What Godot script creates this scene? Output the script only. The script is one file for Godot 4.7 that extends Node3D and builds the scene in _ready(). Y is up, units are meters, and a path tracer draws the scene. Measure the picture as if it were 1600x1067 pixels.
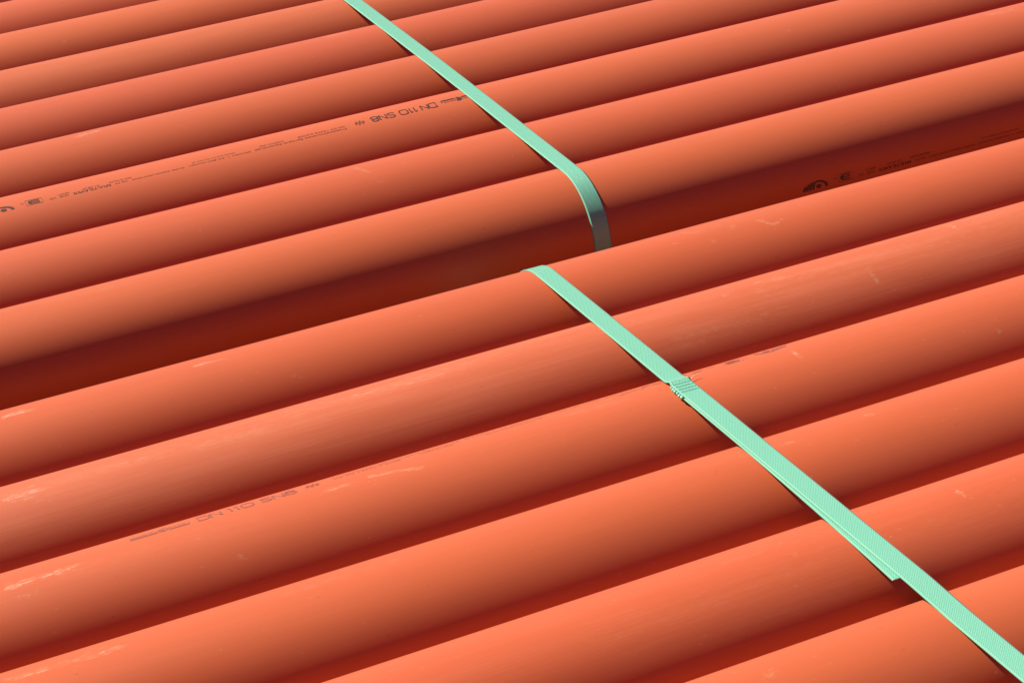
extends Node3D
# Two strapped bundles of DN 110 drain pipes. Pipes run along x, z points out of the gap towards
# the viewer, y is up, metres. y = 0 is the axis height of the top layer.

const R := 0.055            # outside radius of a DN 110 pipe
const WALL := 0.0038
const PITCH := 0.11145      # axis to axis
const X0 := -2.4            # the pipes are 6 m long
const X1 := 3.6
const FAR_Z := -0.17496     # axis of the far bundle's edge pipe; the gap is 65 mm wide
const ROW_DROP := 0.0985    # the next layer lies in the valleys
const STRAP_W := 0.01666
const GROUND_Y := -0.352
const WEAVE_U := 0.0096     # metres per repeat of the weave, across and along
const WEAVE_V := 0.0084
const TEX_SPAN := 1.6       # metres of pipe per repeat of its surface texture

var rng := RandomNumberGenerator.new()
var ink_dark: StandardMaterial3D
var ink_worn: StandardMaterial3D
var strap_mat: StandardMaterial3D
var font: SystemFont

func lin(r: float, g: float, b: float) -> Color:
	return Color(r, g, b).linear_to_srgb()

func _ready() -> void:
	rng.seed = 20240611
	# ---------------------------------------------------------------- camera
	var cam := Camera3D.new()
	cam.name = "camera"
	add_child(cam)
	cam.position = Vector3(0, 0.84816, 1.50796)
	cam.rotation = Vector3(-0.477307, -0.395467, -0.082537)
	cam.fov = rad_to_deg(2.0 * atan(533.5 / 3583.08))
	cam.near = 0.05
	cam.far = 2000.0
	cam.current = true
	# ---------------------------------------------------------------- sky, exposure
	var we := WorldEnvironment.new()
	we.name = "world_environment"
	var env := Environment.new()
	var sm := ProceduralSkyMaterial.new()
	sm.sky_top_color = Color(0.20, 0.38, 0.70)
	sm.sky_horizon_color = Color(0.93, 0.95, 0.97)
	sm.sky_curve = 0.13
	sm.ground_bottom_color = Color(0.36, 0.34, 0.32)
	sm.ground_horizon_color = Color(0.60, 0.60, 0.58)
	sm.sun_angle_max = 1.0
	var sky := Sky.new()
	sky.sky_material = sm
	env.background_mode = Environment.BG_SKY
	env.sky = sky
	env.background_energy_multiplier = 0.16
	env.tonemap_mode = Environment.TONE_MAPPER_LINEAR
	env.tonemap_exposure = 2.0
	env.sdfgi_enabled = true
	env.ssao_enabled = true
	env.ssil_enabled = true
	we.environment = env
	add_child(we)
	# ---------------------------------------------------------------- sun: behind and to the left, 45 degrees up
	var sun := DirectionalLight3D.new()
	sun.name = "sun"
	add_child(sun)
	sun.look_at_from_position(Vector3(-0.65, 1.0, -0.71) * 10.0, Vector3.ZERO)
	sun.light_energy = 1.6
	sun.light_color = Color(1.0, 0.955, 0.88)
	sun.light_angular_distance = 0.53
	sun.shadow_enabled = true
	# ---------------------------------------------------------------- ground and bearers
	build_ground()
	ink_dark = ink(lin(0.060, 0.024, 0.020))
	ink_worn = ink(lin(0.22, 0.066, 0.052))
	font = SystemFont.new()
	font.font_names = PackedStringArray(["Droid Sans"])
	build_bearers()
	# ---------------------------------------------------------------- pipes
	build_pipes()
	# ---------------------------------------------------------------- straps
	build_straps()

# ==================================================================== helpers
func tag(o: Node, label: String, category: String, group := "") -> void:
	o.set_meta("label", label)
	o.set_meta("category", category)
	if group != "":
		o.set_meta("group", group)

func commit(st: SurfaceTool, called: String, mat: Material, parent: Node) -> MeshInstance3D:
	var m := MeshInstance3D.new()
	m.name = called
	m.mesh = st.commit()
	m.material_override = mat
	parent.add_child(m, true)
	return m

func begin() -> SurfaceTool:
	var st := SurfaceTool.new()
	st.begin(Mesh.PRIMITIVE_TRIANGLES)
	return st

func tri(st: SurfaceTool, p: Array, n: Array, uv: Array) -> void:
	var order := [0, 1, 2] if faces_out(p, n) else [0, 2, 1]
	for k in order:
		st.set_normal(n[k])
		st.set_uv(uv[k])
		st.add_vertex(p[k])

func faces_out(p: Array, n: Array) -> bool:   # front faces run clockwise
	var g: Vector3 = (p[1] - p[0]).cross(p[2] - p[0])
	return g.dot(n[0] + n[1] + n[2]) < 0.0

func quad(st: SurfaceTool, p: Array, n: Array, uv: Array) -> void:
	var order := [0, 1, 2, 0, 2, 3] if faces_out(p, n) else [0, 2, 1, 0, 3, 2]
	for k in order:
		st.set_normal(n[k])
		st.set_uv(uv[k])
		st.add_vertex(p[k])

func ink(c: Color) -> StandardMaterial3D:
	var m := StandardMaterial3D.new()
	m.albedo_color = c
	m.roughness = 0.5
	return m

func box(st: SurfaceTool, c: Vector3, s: Vector3, bevel: float) -> void:
	# a box along z with chamfered long edges
	var hx := s.x / 2.0
	var hy := s.y / 2.0
	var prof := [Vector2(-hx + bevel, hy), Vector2(hx - bevel, hy), Vector2(hx, hy - bevel), Vector2(hx, -hy + bevel),
		Vector2(hx - bevel, -hy), Vector2(-hx + bevel, -hy), Vector2(-hx, -hy + bevel), Vector2(-hx, hy - bevel)]
	var za := c.z - s.z / 2.0
	var zb := c.z + s.z / 2.0
	for i in 8:
		var a: Vector2 = prof[i]
		var b: Vector2 = prof[(i + 1) % 8]
		var d := b - a
		var nn := Vector3(-d.y, d.x, 0).normalized()
		quad(st, [Vector3(c.x + a.x, c.y + a.y, za), Vector3(c.x + b.x, c.y + b.y, za), Vector3(c.x + b.x, c.y + b.y, zb), Vector3(c.x + a.x, c.y + a.y, zb)],
			[nn, nn, nn, nn], [Vector2(a.x, za), Vector2(b.x, za), Vector2(b.x, zb), Vector2(a.x, zb)])
	for e in [[za, -1.0], [zb, 1.0]]:
		for i in range(1, 7):
			var pts := []
			for q in [prof[0], prof[i], prof[i + 1]]:
				pts.append(Vector3(c.x + q.x, c.y + q.y, e[0]))
			var nz := Vector3(0, 0, e[1])
			tri(st, pts, [nz, nz, nz], [Vector2.ZERO, Vector2.ZERO, Vector2.ZERO])

# ==================================================================== setting
func build_ground() -> void:
	var m := StandardMaterial3D.new()
	var nt := NoiseTexture2D.new()
	nt.width = 512
	nt.height = 512
	nt.seamless = true
	var fn := FastNoiseLite.new()
	fn.seed = 5
	fn.frequency = 0.03
	fn.fractal_octaves = 5
	nt.noise = fn
	var g := Gradient.new()
	g.set_color(0, lin(0.20, 0.19, 0.17))
	g.set_color(1, lin(0.34, 0.32, 0.29))
	nt.color_ramp = g
	m.albedo_texture = nt
	m.uv1_triplanar = true
	m.uv1_world_triplanar = true
	m.uv1_scale = Vector3(0.7, 0.7, 0.7)
	m.roughness = 0.9
	var pm := PlaneMesh.new()
	pm.size = Vector2(400, 400)
	var o := MeshInstance3D.new()
	o.name = "ground"
	o.mesh = pm
	o.material_override = m
	o.position.y = GROUND_Y
	o.set_meta("kind", "structure")
	o.set_meta("label", "pale grey yard ground under the pipe bundles")
	add_child(o)

func build_bearers() -> void:
	var m := StandardMaterial3D.new()
	m.albedo_color = lin(0.36, 0.24, 0.13)
	m.roughness = 0.8
	for a in [[FAR_Z - 0.557, 1.20, "under the pipe bundle with the plain strap", -1.4], [FAR_Z - 0.557, 1.20, "under the pipe bundle with the plain strap", 2.7],
			[0.39, 0.86, "under the pipe bundle with the jointed strap", -1.4], [0.39, 0.86, "under the pipe bundle with the jointed strap", 2.7]]:
		var top := -2.0 * ROW_DROP - R - 0.0012
		var h := top - GROUND_Y
		var st := begin()
		box(st, Vector3.ZERO, Vector3(0.1, h, a[1]), 0.004)
		var o := commit(st, "timber_bearer", m, self)
		o.position = Vector3(a[3], GROUND_Y + h / 2.0, a[0])
		tag(o, "squared timber bearer lying on the ground " + a[2], "timber", "timber bearers under the pipes")

# ==================================================================== pipes
func pipe_mesh() -> ArrayMesh:
	var st := begin()
	var n := 160
	var xs := [X0, -1.2, 0.0, 0.4, 0.8, 1.2, 1.6, 2.6, X1]
	var r_in := R - WALL
	for i in n:
		var a0 := -PI + TAU * i / n
		var a1 := -PI + TAU * (i + 1) / n
		var d0 := Vector3(0, cos(a0), sin(a0))
		var d1 := Vector3(0, cos(a1), sin(a1))
		var v0 := float(i) / n
		var v1 := float(i + 1) / n
		for k in xs.size() - 1:
			var xa := Vector3(xs[k], 0, 0)
			var xb := Vector3(xs[k + 1], 0, 0)
			var ua: float = xs[k] / TEX_SPAN
			var ub: float = xs[k + 1] / TEX_SPAN
			quad(st, [xa + d0 * R, xa + d1 * R, xb + d1 * R, xb + d0 * R], [d0, d1, d1, d0], [Vector2(ua, v0), Vector2(ua, v1), Vector2(ub, v1), Vector2(ub, v0)])
		var ea := Vector3(X0, 0, 0)
		var eb := Vector3(X1, 0, 0)
		quad(st, [ea + d0 * r_in, eb + d0 * r_in, eb + d1 * r_in, ea + d1 * r_in], [-d0, -d0, -d1, -d1], [Vector2(0, v0), Vector2(3, v0), Vector2(3, v1), Vector2(0, v1)])
		for e in [[ea, Vector3.LEFT], [eb, Vector3.RIGHT]]:
			quad(st, [e[0] + d0 * R, e[0] + d0 * r_in, e[0] + d1 * r_in, e[0] + d1 * R], [e[1], e[1], e[1], e[1]], [Vector2(0, v0), Vector2(0, v0), Vector2(0, v1), Vector2(0, v1)])
	st.generate_tangents()
	return st.commit()

const BASE_R := 0.43
const BASE_G := 0.077
const BASE_B := 0.0195

# streaks: how strongly the pipe is brushed along its length; haze: chalky handling film in patches
func pipe_texture(seed_: int, streak: float, haze: float, scuffs: Array, big: bool) -> ImageTexture:
	var w := 256
	var h := 512 if big else 256
	var ns := FastNoiseLite.new()
	ns.seed = seed_
	ns.frequency = 1.0
	ns.fractal_octaves = 3
	var nb := FastNoiseLite.new()
	nb.seed = seed_ + 91
	nb.frequency = 1.0
	nb.fractal_octaves = 4
	var tone := 1.0 + rng.randf_range(-0.045, 0.045)
	var redder := rng.randf_range(-0.006, 0.006)
	var data := PackedByteArray()
	data.resize(w * h * 3)
	var i := 0
	for y in h:
		var v := float(y) / h
		for x in w:
			var u := float(x) / w
			var s := ns.get_noise_2d(u * 9.0, v * 190.0)
			var b := nb.get_noise_2d(u * 11.0, v * 16.0)
			var f := tone * (1.0 + 0.035 * b) * (1.0 + streak * s)
			var q: float = clamp((b + 0.25 + 0.9 * s) * haze, 0.0, 0.5)
			var c := Color(lerp(BASE_R * f, 0.53, q), lerp((BASE_G + redder) * f, 0.27, q), lerp(BASE_B * f, 0.19, q)).linear_to_srgb()
			data[i] = int(clamp(c.r, 0.0, 1.0) * 255.0)
			data[i + 1] = int(clamp(c.g, 0.0, 1.0) * 255.0)
			data[i + 2] = int(clamp(c.b, 0.0, 1.0) * 255.0)
			i += 3
	var img := Image.create_from_data(w, h, false, Image.FORMAT_RGB8, data)
	img.resize(2048 if big else 1024, h, Image.INTERPOLATE_CUBIC)
	w = img.get_width()
	# scattered dust specks
	for k in (700 if big else 300):
		var sx := rng.randi_range(0, w - 2)
		var sy := rng.randi_range(0, h - 1)
		dab(img, sx, sy, rng.randi_range(1, 3), 1, rng.randf_range(0.05, 0.3), rng.randf() < 0.25)
	# fine scrapes from sliding the pipes over one another
	for k in (90 if big else 40):
		var sx := rng.randi_range(0, w - 2)
		var sy := rng.randi_range(0, h - 1)
		var ln := rng.randi_range(12, 90)
		var al := rng.randf_range(0.03, 0.13)
		for q in ln:
			if rng.randf() < 0.75:
				dab(img, sx + q, sy + int(q * 0.012), 1, 1, al * sin(PI * q / ln), false)
	# rubbed white marks and scratches: [x, angle, x, angle, half width in degrees, strength]
	for sc in scuffs:
		var ln: float = abs(sc[2] - sc[0]) / TEX_SPAN * w
		var lv: float = abs(sc[3] - sc[1]) / 360.0 * h
		var count := int(max(10.0, (ln + lv * 2.0) * (1.0 + sc[4] * 0.6)))
		for k in count:
			var t := rng.randf()
			var px := int((lerp(float(sc[0]), float(sc[2]), t) / TEX_SPAN) * w + rng.randf_range(-2, 2))
			var ang: float = lerp(float(sc[1]), float(sc[3]), t) + rng.randfn(0.0, 0.6 if k % 3 == 0 else 1.4) * sc[4]
			var py := int((ang + 180.0) / 360.0 * h)
			var gap: float = 0.5 + 0.5 * nb.get_noise_2d(px * 0.11, py * 0.5)
			dab(img, px, py, rng.randi_range(2, 9 if ln > 25 else 3), rng.randi_range(1, 2), sc[5] * rng.randf_range(0.05, 0.42) * gap, false)
	img.generate_mipmaps()
	return ImageTexture.create_from_image(img)

func dab(img: Image, x: int, y: int, w: int, h: int, a: float, dark: bool) -> void:
	var to := Color(0.30, 0.12, 0.08) if dark else Color(0.76, 0.72, 0.73)
	for j in h:
		for i in w:
			var px := posmod(x + i, img.get_width())
			var py: int = clamp(y + j, 0, img.get_height() - 1)
			img.set_pixel(px, py, img.get_pixel(px, py).lerp(to, clamp(a, 0.0, 0.9)))

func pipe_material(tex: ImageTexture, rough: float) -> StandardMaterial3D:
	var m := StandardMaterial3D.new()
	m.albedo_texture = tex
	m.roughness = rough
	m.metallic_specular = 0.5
	m.rim_enabled = true   # pale sheen added at grazing angles, standing in for sky gloss
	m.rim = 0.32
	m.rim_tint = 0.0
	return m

const ORD := ["first", "second", "third", "fourth", "fifth", "sixth", "seventh", "eighth", "ninth", "tenth", "eleventh"]
# small misalignments of the top layer: height at x = 0.65 in mm, tilt in thousandths
const FAR_DY := [-1.44, -0.51, 1.06, 1.9, 1.3, -0.18, 0.6, -1.8, 0.0, 0.2, -0.1]
const FAR_TILT := [-0.7, -1.0, -0.2, 2.0, 2.0, 1.5, 1.5, 0.0, 0.0, 0.0, 0.0]
const NEAR_DY := [-0.34, 0.12, -0.05, -0.23, 0.18, 0.44, 0.1, 0.0]
const NEAR_TILT := [-2.0, -0.4, -0.9, 0.3, 1.5, 2.0, 0.0, 0.0]

func pipe_axis(far: bool, layer: int, i: int) -> Vector2:   # (z, y)
	var inset := 0.5 * PITCH if layer == 1 else 0.0
	if far:
		return Vector2(FAR_Z - inset - i * PITCH, -layer * ROW_DROP + (FAR_DY[i] * 0.001 if layer == 0 else 0.0))
	return Vector2(inset + i * PITCH, -layer * ROW_DROP + (NEAR_DY[i] * 0.001 if layer == 0 else 0.0))

func build_pipes() -> void:
	var mesh := pipe_mesh()
	var marks_far := {
		0: [[0.6905, 50.2, 0.6952, 49.0, 0.4, 0.4], [0.2951, -5.3, 0.3689, -0.6, 1.5, 0.2]],
		1: [[0.6119, -5.3, 0.6203, 9.9, 1.5, 0.45], [0.6232, 25.9, 0.627, 25.6, 0.7, 0.6], [1.2877, -3.4, 1.326, 2.2, 2.0, 0.35]],
		2: [[1.1089, 24.9, 1.1119, 24.8, 0.4, 0.5]],
		3: [[0.414, -2.6, 0.4379, -5.8, 2.0, 0.75], [0.7347, -13.8, 0.7509, -10.9, 1.2, 0.6], [0.5135, -8.3, 0.5259, -6.8, 1.2, 0.4]],
		4: [[0.7119, -7.4, 0.7344, -7.1, 1.5, 0.55]],
	}
	var marks_near := {
		0: [[0.2213, -4.4, 0.2423, -2.0, 2.2, 0.9], [0.3687, -3.6, 0.3908, -1.2, 0.8, 0.6], [0.4338, 37.1, 0.4413, 40.6, 0.6, 0.35], [0.8534, 3.8, 0.863, 17.1, 0.8, 0.6], [0.863, 17.1, 0.8742, 12.3, 0.8, 0.5], [0.7741, 6.7, 0.7779, 6.3, 0.7, 0.7], [0.8052, 15.2, 0.8083, 18.3, 0.8, 0.6], [0.7908, -8.4, 0.8064, -0.6, 1.6, 0.45], [0.8275, 6.9, 0.8333, 5.2, 1.0, 0.4]],
		1: [[0.1924, 4.8, 0.2154, 2.4, 3.0, 0.8], [0.8824, 16.9, 0.8822, 34.3, 0.5, 0.6], [0.7582, -0.9, 0.771, -0.5, 2.2, 0.6], [0.7935, -5.1, 0.8218, 0.8, 1.5, 0.3], [0.262, -1.0, 0.3073, 3.5, 2.5, 0.25], [0.4552, -3.7, 0.5298, 0.5, 2.5, 0.3], [0.706, 39.7, 0.7248, 40.7, 1.5, 0.35], [0.3303, 5.2, 0.3874, 6.6, 2.5, 0.25], [0.9771, -14.0, 0.9775, -3.2, 0.5, 0.7]],
		2: [[0.1659, 3.6, 0.2159, 1.8, 1.6, 0.95], [0.1712, 15.3, 0.1877, 16.4, 1.0, 0.5], [0.7578, -4.2, 0.7597, 6.5, 2.2, 0.55], [0.3871, 0.1, 0.4152, -0.2, 0.8, 0.4], [0.4206, -1.9, 0.4583, 4.5, 1.2, 0.5], [0.9145, 34.3, 0.9153, 39.3, 0.6, 0.6], [0.3172, 34.3, 0.3191, 38.0, 0.4, 0.6], [0.5739, -7.7, 0.6231, -4.2, 1.5, 0.25]],
		3: [[0.1439, -9.2, 0.2154, -6.9, 2.2, 0.6], [0.7504, -7.7, 0.7589, -6.2, 2.2, 0.6], [0.6491, -5.7, 0.6919, -1.5, 1.5, 0.2], [0.3229, -9.9, 0.4014, -9.3, 2.0, 0.15]],
		4: [[0.7467, -3.6, 0.7499, 5.0, 2.2, 0.55], [0.6155, 6.5, 0.6246, 6.9, 1.5, 0.35], [0.5729, -8.4, 0.6549, -4.5, 2.5, 0.15], [0.551, 43.7, 0.6411, 46.7, 2.0, 0.12]],
		5: [[0.5358, -0.8, 0.5476, -2.7, 2.0, 0.55]],
	}
	for a in [[1, 0.16, 2, 0.46, -2, 7.0, 0.16], [1, 0.40, -6, 0.62, -4, 6.0, 0.22], [1, 0.78, 4, 1.08, 8, 8.0, 0.2], [1, 0.70, 34, 0.80, 36, 4.0, 0.25], [0, 0.80, -6, 0.92, 2, 5.0, 0.14], [2, 0.20, 8, 0.34, 6, 5.0, 0.12], [4, 0.46, 22, 0.78, 20, 6.0, 0.12]]:
		if not marks_near.has(a[0]):
			marks_near[a[0]] = []
		marks_near[a[0]].append([a[1], a[2], a[3], a[4], a[5], a[6]])
	var far_note := {
		0: "orange-brown plastic pipe beside the gap, shaded below, plain strap bending down over it",
		2: "orange-brown plastic pipe printed DN 110 SN8 upside down, third from the gap, plain-strap bundle",
	}
	var near_note := {
		0: "orange-brown plastic pipe beside the gap, jointed green strap vanishing over its far side",
		1: "chalky scuffed orange-brown plastic pipe, between the gap-side pipe and the strap joint",
		2: "orange-brown plastic pipe under the strap joint, faded DN 110 SN8 print",
		4: "orange-brown plastic pipe on which the loose cut strap end rests, with pale streaks",
	}
	var spare: Material
	for i in 11:
		var tex := pipe_texture(100 + i * 7, 0.028, 0.0 if i != 5 else 0.03, marks_far.get(i, []), i < 6)
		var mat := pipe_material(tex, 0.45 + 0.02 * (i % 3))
		var o := add_pipe(mesh, mat, pipe_axis(true, 0, i), FAR_TILT[i])
		tag(o, far_note.get(i, "plain orange-brown plastic pipe, %s from the gap in the plain-strap bundle" % ORD[i]), "pipe", "top pipes of the bundle with the plain strap")
		if i == 2:
			print_marking(o, 0.7337, -1.0, 5.7, 1.043, ink_dark)
		if i == 0:
			print_marking(o, 1.410, -1.0, 73.6, 1.045, ink_dark)
		spare = mat
	for i in 8:
		var streak := 0.03
		var haze := 0.0
		if i == 1:
			streak = 0.045
			haze = 0.075
		elif i == 4:
			streak = 0.045
			haze = 0.03
		var tex := pipe_texture(300 + i * 7, streak, haze, marks_near.get(i, []), i < 7)
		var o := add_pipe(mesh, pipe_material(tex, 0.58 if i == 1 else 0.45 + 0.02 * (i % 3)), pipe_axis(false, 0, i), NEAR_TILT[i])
		tag(o, near_note.get(i, "orange-brown plastic pipe, %s from the gap in the jointed-strap bundle" % ORD[i]), "pipe", "top pipes of the bundle with the jointed strap")
		if i == 2:
			print_marking(o, 0.3043, 1.0, -10.5, 1.10, ink_worn)
	# the layers below carry the top ones and throw light back up the gap
	for layer in [1, 2]:
		for far in [true, false]:
			var count: int = (11 if far else 8) - (1 if layer == 1 else 0)
			for i in count:
				var o := add_pipe(mesh, spare, pipe_axis(far, layer, i), 0.0)
				tag(o, "orange-brown plastic pipe buried in the %s layer of the %s bundle" % ["second" if layer == 1 else "third", "plain-strap" if far else "jointed-strap"], "pipe", "pipes of the covered layers")

func add_pipe(mesh: Mesh, mat: Material, ax: Vector2, tilt: float) -> MeshInstance3D:
	var o := MeshInstance3D.new()
	o.name = "drain_pipe"
	o.mesh = mesh
	o.material_override = mat
	add_child(o, true)
	o.position = Vector3(0, ax.y - tilt * 0.001 * 0.65, ax.x)
	o.rotation.z = tilt * 0.001
	return o

# ==================================================================== print on the pipes
# a 2D drawing (t = reading direction, h = up, metres) is laid on the pipe wall
class Wrap:
	var x0: float
	var s: float
	var base: float
	var scale: float
	func at(p: Vector2, e: float) -> Vector3:
		var a := deg_to_rad(base) - s * p.y / 0.055
		return Vector3(x0 + s * p.x * scale, (0.055 + e) * cos(a), (0.055 + e) * sin(a))
	func nrm(p: Vector2) -> Vector3:
		var a := deg_to_rad(base) - s * p.y / 0.055
		return Vector3(0, cos(a), sin(a))

func wtri(st: SurfaceTool, w: Wrap, p: Array, e: float) -> void:
	var pos := []
	var nn := []
	var uv := []
	for q in p:
		pos.append(w.at(q, e))
		nn.append(w.nrm(q))
		uv.append(q)
	tri(st, pos, nn, uv)

func stroke(st: SurfaceTool, w: Wrap, pts: Array, width: float, closed := false, e := 0.00016, taper := 1.0) -> void:
	var n := pts.size()
	var left := []
	var right := []
	for i in n:
		var p: Vector2 = pts[i]
		var a: Vector2 = pts[(i - 1 + n) % n] if (closed or i > 0) else p
		var b: Vector2 = pts[(i + 1) % n] if (closed or i < n - 1) else p
		var d1 := (p - a).normalized() if a != p else (b - p).normalized()
		var d2 := (b - p).normalized() if b != p else d1
		var t := (d1 + d2).normalized()
		var nn := Vector2(-t.y, t.x)
		var m: float = 1.0 / max(0.45, nn.dot(Vector2(-d1.y, d1.x)))
		var hw: float = width * 0.5 * m * lerp(1.0, taper, float(i) / max(1, n - 1))
		left.append(p + nn * hw)
		right.append(p - nn * hw)
	for i in (n if closed else n - 1):
		var j := (i + 1) % n
		wtri(st, w, [left[i], left[j], right[j]], e)
		wtri(st, w, [left[i], right[j], right[i]], e)

func fill(st: SurfaceTool, w: Wrap, poly: Array, e := 0.00016) -> void:   # convex outline
	for i in range(1, poly.size() - 1):
		wtri(st, w, [poly[0], poly[i], poly[i + 1]], e)

func arc(c: Vector2, rx: float, ry: float, a0: float, a1: float, n: int) -> Array:
	var r := []
	for i in n + 1:
		var a := deg_to_rad(lerp(a0, a1, float(i) / n))
		r.append(c + Vector2(rx * cos(a), ry * sin(a)))
	return r

func letter(st: SurfaceTool, w: Wrap, ch: String, x: float, cw: float, hh: float, sw: float) -> void:
	var o := Vector2(x, 0)
	var k := 0.32 * cw
	match ch:
		"D":
			var p := [o, o + Vector2(0, hh)]
			p += arc(o + Vector2(cw * 0.55, hh * 0.62), cw * 0.45, hh * 0.38, 90, 0, 6)
			p += arc(o + Vector2(cw * 0.55, hh * 0.38), cw * 0.45, hh * 0.38, 0, -90, 6)
			stroke(st, w, p, sw, true)
		"N":
			stroke(st, w, [o, o + Vector2(0, hh)], sw)
			stroke(st, w, [o + Vector2(0, hh), o + Vector2(cw, 0)], sw, false, 0.00019)
			stroke(st, w, [o + Vector2(cw, 0), o + Vector2(cw, hh)], sw, false, 0.00022)
		"1":
			stroke(st, w, [o + Vector2(cw * 0.05, hh * 0.80), o + Vector2(cw * 0.6, hh)], sw)
			stroke(st, w, [o + Vector2(cw * 0.6, hh), o + Vector2(cw * 0.6, 0)], sw, false, 0.00019)
		"0":
			var p := arc(o + Vector2(cw - k, hh - k), k, k, 0, 90, 5)
			p += arc(o + Vector2(k, hh - k), k, k, 90, 180, 5)
			p += arc(o + Vector2(k, k), k, k, 180, 270, 5)
			p += arc(o + Vector2(cw - k, k), k, k, 270, 360, 5)
			stroke(st, w, p, sw, true)
		"S":
			var p := arc(o + Vector2(cw * 0.52, hh * 0.745), cw * 0.46, hh * 0.255, 20, 260, 14)
			p += arc(o + Vector2(cw * 0.48, hh * 0.255), cw * 0.48, hh * 0.255, 75, -165, 14)
			stroke(st, w, p, sw)
		"8":
			stroke(st, w, arc(o + Vector2(cw * 0.5, hh * 0.26), cw * 0.5, hh * 0.26, 0, 345, 23), sw, true)
			stroke(st, w, arc(o + Vector2(cw * 0.5, hh * 0.77), cw * 0.43, hh * 0.23, 0, 345, 23), sw, true, 0.00019)

func text_run(st: SurfaceTool, w: Wrap, words: String, t0: float, t1: float, h0: float, h1: float) -> void:
	var tm := TextMesh.new()
	tm.text = words
	tm.font = font
	tm.font_size = 32
	tm.depth = 0.0
	tm.pixel_size = 0.01
	tm.curve_step = 4.0
	var arr := tm.get_mesh_arrays()
	var vs: PackedVector3Array = arr[Mesh.ARRAY_VERTEX]
	var ns: PackedVector3Array = arr[Mesh.ARRAY_NORMAL]
	var ix: PackedInt32Array = arr[Mesh.ARRAY_INDEX]
	if vs.is_empty():
		return
	var lo := Vector2(1e9, 1e9)
	var hi := Vector2(-1e9, -1e9)
	for v in vs:
		lo = lo.min(Vector2(v.x, v.y))
		hi = hi.max(Vector2(v.x, v.y))
	for i in range(0, ix.size(), 3):
		if ns[ix[i]].z < 0.5:
			continue
		var p := []
		for k in 3:
			var v := vs[ix[i + k]]
			p.append(Vector2(lerp(t0, t1, (v.x - lo.x) / (hi.x - lo.x)), lerp(h0, h1, (v.y - lo.y) / (hi.y - lo.y))))
		wtri(st, w, p, 0.00016)

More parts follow.
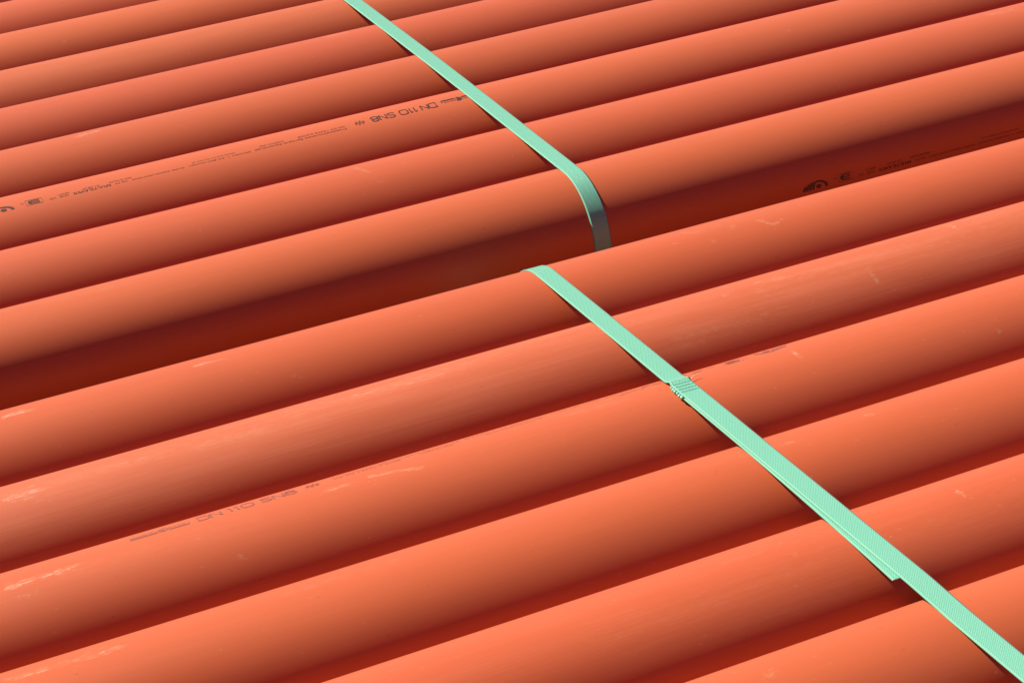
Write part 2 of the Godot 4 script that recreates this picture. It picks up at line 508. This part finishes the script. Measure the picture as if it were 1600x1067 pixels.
func print_marking(pipe: Node3D, x: float, s: float, base: float, sc: float, mat: Material) -> void:
	var w := Wrap.new()
	w.x0 = x
	w.s = s
	w.base = base
	w.scale = sc
	# size marking DN 110 SN8
	var st := begin()
	var hh := 0.0082
	var at := 0.0
	for a in [["D", 0.0070, 0.0011], ["N", 0.0066, 0.0045], ["1", 0.0032, 0.0011], ["1", 0.0032, 0.0014], ["0", 0.0074, 0.0050], ["S", 0.0068, 0.0015], ["N", 0.0064, 0.0013], ["8", 0.0068, 0.0]]:
		letter(st, w, a[0], at, a[1], hh, 0.00128)
		at += a[1] + a[2]
	commit(st, "size_marking", mat, pipe)
	# frost symbol after it
	st = begin()
	var fc := Vector2(0.0748, 0.0048)
	for k in 3:
		var d := Vector2(cos(PI * k / 3.0 + 0.3) * 0.0050, sin(PI * k / 3.0 + 0.3) * 0.0036)
		stroke(st, w, [fc - d, fc + d], 0.0005, false, 0.00014 + 0.00003 * k)
		for g in [-1.0, 1.0]:
			var tip: Vector2 = fc + d * g * 0.62
			var out: Vector2 = d * g * 0.42
			stroke(st, w, [tip + out.rotated(0.8), tip, tip + out.rotated(-0.8)], 0.0004, false, 0.00024)
	commit(st, "frost_symbol", mat, pipe)
	# maker's logo before it: bar, globe, bar with an upturned end, tiny lettering
	st = begin()
	fill(st, w, [Vector2(-0.0435, 0.0), Vector2(-0.0375, 0.0), Vector2(-0.0358, 0.0042), Vector2(-0.0435, 0.0042)])
	fill(st, w, [Vector2(-0.0374, 0.0), Vector2(-0.0262, 0.0), Vector2(-0.0262, 0.0021), Vector2(-0.0374, 0.0021)])
	text_run(st, w, "Barbara", -0.0350, -0.0264, 0.0032, 0.0062)
	fill(st, w, arc(Vector2(-0.0226, 0.0034), 0.0033, 0.0035, 60, 300, 18))
	stroke(st, w, arc(Vector2(-0.0226, 0.0034), 0.0031, 0.0032, 55, -55, 10), 0.0005, false, 0.0002)
	fill(st, w, [Vector2(-0.0192, 0.0), Vector2(-0.0070, 0.0), Vector2(-0.0070, 0.0021), Vector2(-0.0192, 0.0021)])
	fill(st, w, [Vector2(-0.0069, 0.0), Vector2(-0.0061, 0.0), Vector2(-0.0053, 0.0046), Vector2(-0.0063, 0.0046)])
	text_run(st, w, "Kaczmarek", -0.0190, -0.0078, 0.0032, 0.0062)
	commit(st, "maker_logo", mat, pipe)
	# two lines of small print
	st = begin()
	for a in [["Przedsiebiorstwo Barbara Kaczmarek", 0.0890, 0.1760, 0.0076, 0.0100], ["Malewo 1, 63-800 Gostyn", 0.1800, 0.2370, 0.0078, 0.0101],
			["RURA KANALIZACYJNA", 0.2415, 0.2890, 0.0081, 0.0102], ["lita PP", 0.2925, 0.3035, 0.0081, 0.0102], ["SN8", 0.3450, 0.3525, 0.0082, 0.0103], ["UD", 0.3560, 0.3615, 0.0082, 0.0103],
			["PN-EN 13476-2:2008", 0.0895, 0.1340, 0.0036, 0.0058], ["KOMPLET SN8", 0.1480, 0.1700, 0.0038, 0.0059], ["www.kaczmarek2.pl", 0.1930, 0.2330, 0.0042, 0.0062],
			["MADE IN POLAND", 0.2880, 0.3080, 0.0044, 0.0064], ["01.08.07", 0.3170, 0.3320, 0.0048, 0.0068], ["MV/1", 0.3440, 0.3530, 0.0050, 0.0070]]:
		text_run(st, w, a[0], a[1], a[2], a[3], a[4])
	commit(st, "small_print", mat, pipe)
	st = begin()
	text_run(st, w, "MULTILAYER", 0.3075, 0.3405, 0.0079, 0.0106)
	text_run(st, w, "MULTILAYER", 0.3078, 0.3408, 0.0079, 0.0106)
	commit(st, "bold_print", mat, pipe)
	# square emblem
	st = begin()
	var b := Vector2(0.3675, 0.0032)
	stroke(st, w, [b, b + Vector2(0.0142, 0), b + Vector2(0.0142, 0.0076), b + Vector2(0, 0.0076)], 0.0003, true)
	fill(st, w, arc(b + Vector2(0.0090, 0.0038), 0.0036, 0.0028, -90, 90, 12))
	for k in 3:
		fill(st, w, [b + Vector2(0.0022, 0.0010 + 0.0022 * k), b + Vector2(0.0089, 0.0010 + 0.0022 * k), b + Vector2(0.0089, 0.0022 + 0.0022 * k), b + Vector2(0.0022, 0.0022 + 0.0022 * k)])
	text_run(st, w, "TM", 0.3832, 0.3862, 0.0056, 0.0070)
	commit(st, "square_emblem", mat, pipe)
	# round emblem: a dot over a bowl with slanted stripes
	st = begin()
	var c := Vector2(0.3925, 0.0036)
	var bowl := []
	for k in 17:
		var a := deg_to_rad(lerp(172.0, 272.0, k / 16.0))
		bowl.append(c + Vector2(0.0112 + 0.0098 * cos(a), 0.0066 + 0.0056 * sin(a)))
	stroke(st, w, bowl, 0.0031, false, 0.00016, 0.6)
	fill(st, w, arc(c + Vector2(0.0090, 0.0056), 0.0027, 0.0021, 0, 340, 18), 0.0002)
	for k in 4:
		var sx := 0.0122 + 0.0031 * k
		var lift: float = [0.0006, 0.0010, 0.0021, 0.0039][k]
		stroke(st, w, [c + Vector2(sx, lift), c + Vector2(sx + 0.0018, lift + (0.0078 - lift) * 0.45), c + Vector2(sx + 0.0026, 0.0078)], 0.0025, false, 0.00018)
	commit(st, "round_emblem", mat, pipe)

# ==================================================================== straps
func weave_normal() -> ImageTexture:
	# 8 x 8 rounded cord floats in brick rows, no two quite alike
	var n := 256
	var amp := []
	for k in 64:
		amp.append([rng.randf_range(0.65, 1.0), rng.randf_range(-0.12, 0.12)])
	var himg := Image.create(n, n, false, Image.FORMAT_RGBA8)
	for y in n:
		for x in n:
			var row := int(y / 32.0)
			var gx := fposmod(x / 32.0 + 0.5 * (row % 2), 8.0)
			var cell: Array = amp[row * 8 + int(gx)]
			var fx := fposmod(gx, 1.0)
			var fy := fposmod(y / 32.0, 1.0)
			var hgt: float = cell[0] * pow(abs(sin(fx * PI)), 0.8) * pow(abs(sin(clamp(fy + cell[1] * fx * (1.0 - fx), 0.0, 1.0) * PI)), 0.7)
			himg.set_pixel(x, y, Color(hgt, hgt, hgt))
	himg.bump_map_to_normal_map(5.5)
	himg.generate_mipmaps()
	return ImageTexture.create_from_image(himg)

func hull_loop(far: bool, count: int, off: float) -> Array:
	var pts := PackedVector2Array()
	for layer in 3:
		for i in (count - 1 if layer == 1 else count):
			var ax := pipe_axis(far, layer, i)
			for k in 180:
				var a := TAU * k / 180.0
				pts.append(ax + Vector2(sin(a), cos(a)) * (R + off))
	var h := Geometry2D.convex_hull(pts)
	var out := []
	for i in h.size() - 1:
		var a: Vector2 = h[i]
		var b: Vector2 = h[i + 1]
		var steps := int(max(1.0, ceil(a.distance_to(b) / 0.002)))
		for k in steps:
			out.append(a.lerp(b, float(k) / steps))
	# run towards +z along the top: shoelace sign in (z, y)
	var area := 0.0
	for i in out.size():
		var p: Vector2 = out[i]
		var q: Vector2 = out[(i + 1) % out.size()]
		area += p.x * q.y - q.x * p.y
	if area > 0.0:
		out.reverse()
	return out

# sweep a flat band along a (z, y) path; xs gives the x of its middle at each point
func band(path: Array, xs: Array, closed: bool, width: float, thick: float) -> SurfaceTool:
	var st := begin()
	var n := path.size()
	var prof := [Vector2(-0.5, 0.15), Vector2(-0.47, 0.85), Vector2(-0.43, 1.0), Vector2(0.43, 1.0), Vector2(0.47, 0.85), Vector2(0.5, 0.15), Vector2(0.48, 0.0), Vector2(-0.48, 0.0)]
	var rows := []
	var nrms := []
	var lens := []
	var run := 0.0
	for i in n:
		var p: Vector2 = path[i]
		var a: Vector2 = path[(i - 1 + n) % n] if (closed or i > 0) else p
		var b: Vector2 = path[(i + 1) % n] if (closed or i < n - 1) else p
		var t := (b - a).normalized()
		var o := Vector2(-t.y, t.x)       # outward for a path that runs +z on top
		if i > 0:
			run += (path[i] as Vector2).distance_to(path[i - 1])
		lens.append(run)
		var row := []
		for q in prof:
			row.append(Vector3(xs[i] + q.x * width, p.y + o.y * q.y * thick, p.x + o.x * q.y * thick))
		rows.append(row)
		nrms.append(Vector3(0, o.y, o.x))
	var sides := [Vector3(-1, 0.3, 0), Vector3(-0.8, 0.6, 0), Vector3(0, 1, 0), Vector3(0.8, 0.6, 0), Vector3(1, 0.3, 0), Vector3(0.6, -0.8, 0), Vector3(0, -1, 0), Vector3(-0.6, -0.8, 0)]
	for i in (n if closed else n - 1):
		var j := (i + 1) % n
		var lj: float = lens[j] if j > i else run + (path[0] as Vector2).distance_to(path[n - 1])
		for k in 8:
			var m := (k + 1) % 8
			var sd: Vector3 = sides[k]
			var n0: Vector3 = (Vector3(sd.x, 0, 0) + nrms[i] * sd.y).normalized()
			var n1: Vector3 = (Vector3(sd.x, 0, 0) + nrms[j] * sd.y).normalized()
			quad(st, [rows[i][k], rows[j][k], rows[j][m], rows[i][m]], [n0, n1, n1, n0],
				[weave_uv(k, 0, prof[k].x * width, lens[i]), weave_uv(k, 0, prof[k].x * width, lj), weave_uv(k, 1, prof[m].x * width, lj), weave_uv(k, 1, prof[m].x * width, lens[i])])
	if not closed:
		for e in [0, n - 1]:
			var dn: Vector3 = (rows[e][0] - rows[1 if e == 0 else n - 2][0]).normalized()
			for k in range(1, 7):
				tri(st, [rows[e][0], rows[e][k], rows[e][k + 1]], [dn, dn, dn], [Vector2.ZERO, Vector2(0.001, 0), Vector2(0, 0.001)])
	st.generate_tangents()
	return st

func weave_uv(k: int, end: int, u: float, v: float) -> Vector2:
	if k == 2 or k == 6:
		return Vector2(u, v)
	# the smooth folded edges sit on the flat top of one cord
	return Vector2(WEAVE_U / 16.0 + end * 1e-5, WEAVE_V / 16.0 + v * 1e-5)

func build_straps() -> void:
	strap_mat = StandardMaterial3D.new()
	strap_mat.albedo_color = lin(0.14, 0.425, 0.315)
	strap_mat.roughness = 0.36
	strap_mat.rim_enabled = true
	strap_mat.rim = 0.2
	strap_mat.rim_tint = 0.0
	strap_mat.metallic_specular = 0.5
	strap_mat.clearcoat_enabled = true
	strap_mat.clearcoat = 0.6
	strap_mat.clearcoat_roughness = 0.4
	strap_mat.normal_enabled = true
	strap_mat.normal_texture = weave_normal()
	strap_mat.normal_scale = 1.0
	strap_mat.uv1_scale = Vector3(1.0 / WEAVE_U, 1.0 / WEAVE_V, 1.0)
	var thick := 0.0007
	# the far bundle: one plain loop
	var path := hull_loop(true, 11, 0.0002)
	var xs := []
	for p in path:
		xs.append(0.77289 - 0.00903 * (p.x - FAR_Z))
	var o := commit(band(path, xs, true, STRAP_W, thick), "packing_strap", strap_mat, self)
	tag(o, "unbroken mint green woven strap bending down over the edge pipe into the gap", "strap", "green woven packing straps")
	# the near bundle: a loop with an overlap, its joint and the cut tail under it
	var root := Node3D.new()
	root.name = "packing_strap"
	add_child(root, true)
	tag(root, "mint green woven strap with a ribbed joint, pulled threads and loose cut end", "strap", "green woven packing straps")
	path = hull_loop(false, 8, 0.0002)
	var zj := 0.2185
	var zt := 0.513
	xs = []
	var lifted := []
	var tail := []
	var tail_x := []
	for p in path:
		var x: float = 0.66341 + 0.00918 * p.x
		xs.append(x)
		var q: Vector2 = p
		if p.y > 0.03 and p.x > zj - 0.02 and p.x < zt + 0.08:
			var up: float = smoothstep(zj - 0.0005, zj + 0.001, p.x) * (1.0 - smoothstep(zt - 0.002, zt + 0.06, p.x))
			q.y += 0.0015 * up
			# a crumpled fold just behind the weld
			var f: float = (p.x - (zj - 0.008)) / 0.008
			if f > 0.0 and f < 1.25:
				q.y += 0.0030 * (f * f if f < 1.0 else max(0.0, 1.0 - (f - 1.0) / 0.2))
			if p.x >= zj + 0.006 and p.x <= zt:
				tail.append(p + Vector2(0, -0.00004))
				var k: float = clamp((p.x - 0.30) / (zt - 0.30), 0.0, 1.0)
				tail_x.append(x - 0.0006 - 0.0042 * k * k)
		lifted.append(q)
	commit(band(lifted, xs, true, STRAP_W, thick), "band", strap_mat, root)
	commit(band(tail, tail_x, false, STRAP_W, thick), "loose_end", strap_mat, root)
	build_joint(root, zj)

func build_joint(root: Node3D, zj: float) -> void:
	# friction weld: ribs pressed across the overlap, a melted bead at the near edge, pulled threads
	var y := R + 0.0024
	var xc := 0.66341 + 0.00918 * zj
	var st := begin()
	for k in 4:
		var z := zj + 0.0035 + k * 0.0042
		var segs := 10
		for i in segs:
			var xa := xc - 0.0070 + 0.0140 * i / segs
			var xb := xc - 0.0070 + 0.0140 * (i + 0.8) / segs
			for j in 6:
				var a0 := PI * j / 6.0
				var a1 := PI * (j + 1) / 6.0
				var d0 := Vector3(0, sin(a0), -cos(a0))
				var d1 := Vector3(0, sin(a1), -cos(a1))
				var sc := Vector3(1, 0.0006, 0.0016)
				var c := Vector3(0, y - 0.0001, z + 0.0006 * i / segs)
				quad(st, [Vector3(xa, 0, 0) + c + d0 * sc, Vector3(xa, 0, 0) + c + d1 * sc, Vector3(xb, 0, 0) + c + d1 * sc, Vector3(xb, 0, 0) + c + d0 * sc], [d0, d1, d1, d0],
					[Vector2(xa, a0 * 0.001), Vector2(xa, a1 * 0.001), Vector2(xb, a1 * 0.001), Vector2(xb, a0 * 0.001)])
	st.generate_tangents()
	commit(st, "weld", strap_mat, root)
	# melted lumps along the left edge of the joint
	st = begin()
	for k in 6:
		var r := rng.randf_range(0.001, 0.002)
		var c := Vector3(xc - STRAP_W * 0.5 - 0.0002 - rng.randf() * 0.0006, R + 0.0011, zj + 0.004 + k * 0.0031 + rng.randf() * 0.002)
		var sm := SphereMesh.new()
		sm.radius = r
		sm.height = r * 1.7
		sm.radial_segments = 8
		sm.rings = 5
		st.append_from(sm, 0, Transform3D(Basis(), c))
	commit(st, "melted_bead", strap_mat, root)
	var pale := ink(lin(0.62, 0.70, 0.60))
	for a in [[Vector3(xc + 0.0075, R + 0.0012, 0.2225), Vector3(xc + 0.0105, R + 0.0035, 0.2170), Vector3(xc + 0.0165, R + 0.0030, 0.2185), pale]]:
		thread(root, a[0], a[1], a[2], a[3])

func thread(root: Node3D, a: Vector3, b: Vector3, c: Vector3, mat: Material) -> void:
	var st := begin()
	var n := 10
	var prev := []
	var prevn := []
	for i in n + 1:
		var t := float(i) / n
		var p := a.lerp(b, t).lerp(b.lerp(c, t), t)
		var ring := []
		var rn := []
		for k in 6:
			var an := TAU * k / 6.0
			var d := Vector3(0, cos(an), sin(an))
			ring.append(p + d * 0.00022)
			rn.append(d)
		if i > 0:
			for k in 6:
				var m := (k + 1) % 6
				quad(st, [prev[k], prev[m], ring[m], ring[k]], [prevn[k], prevn[m], rn[m], rn[k]], [Vector2(0, 0), Vector2(0, 1), Vector2(1, 1), Vector2(1, 0)])
		prev = ring
		prevn = rn
	commit(st, "pulled_thread", mat, root)
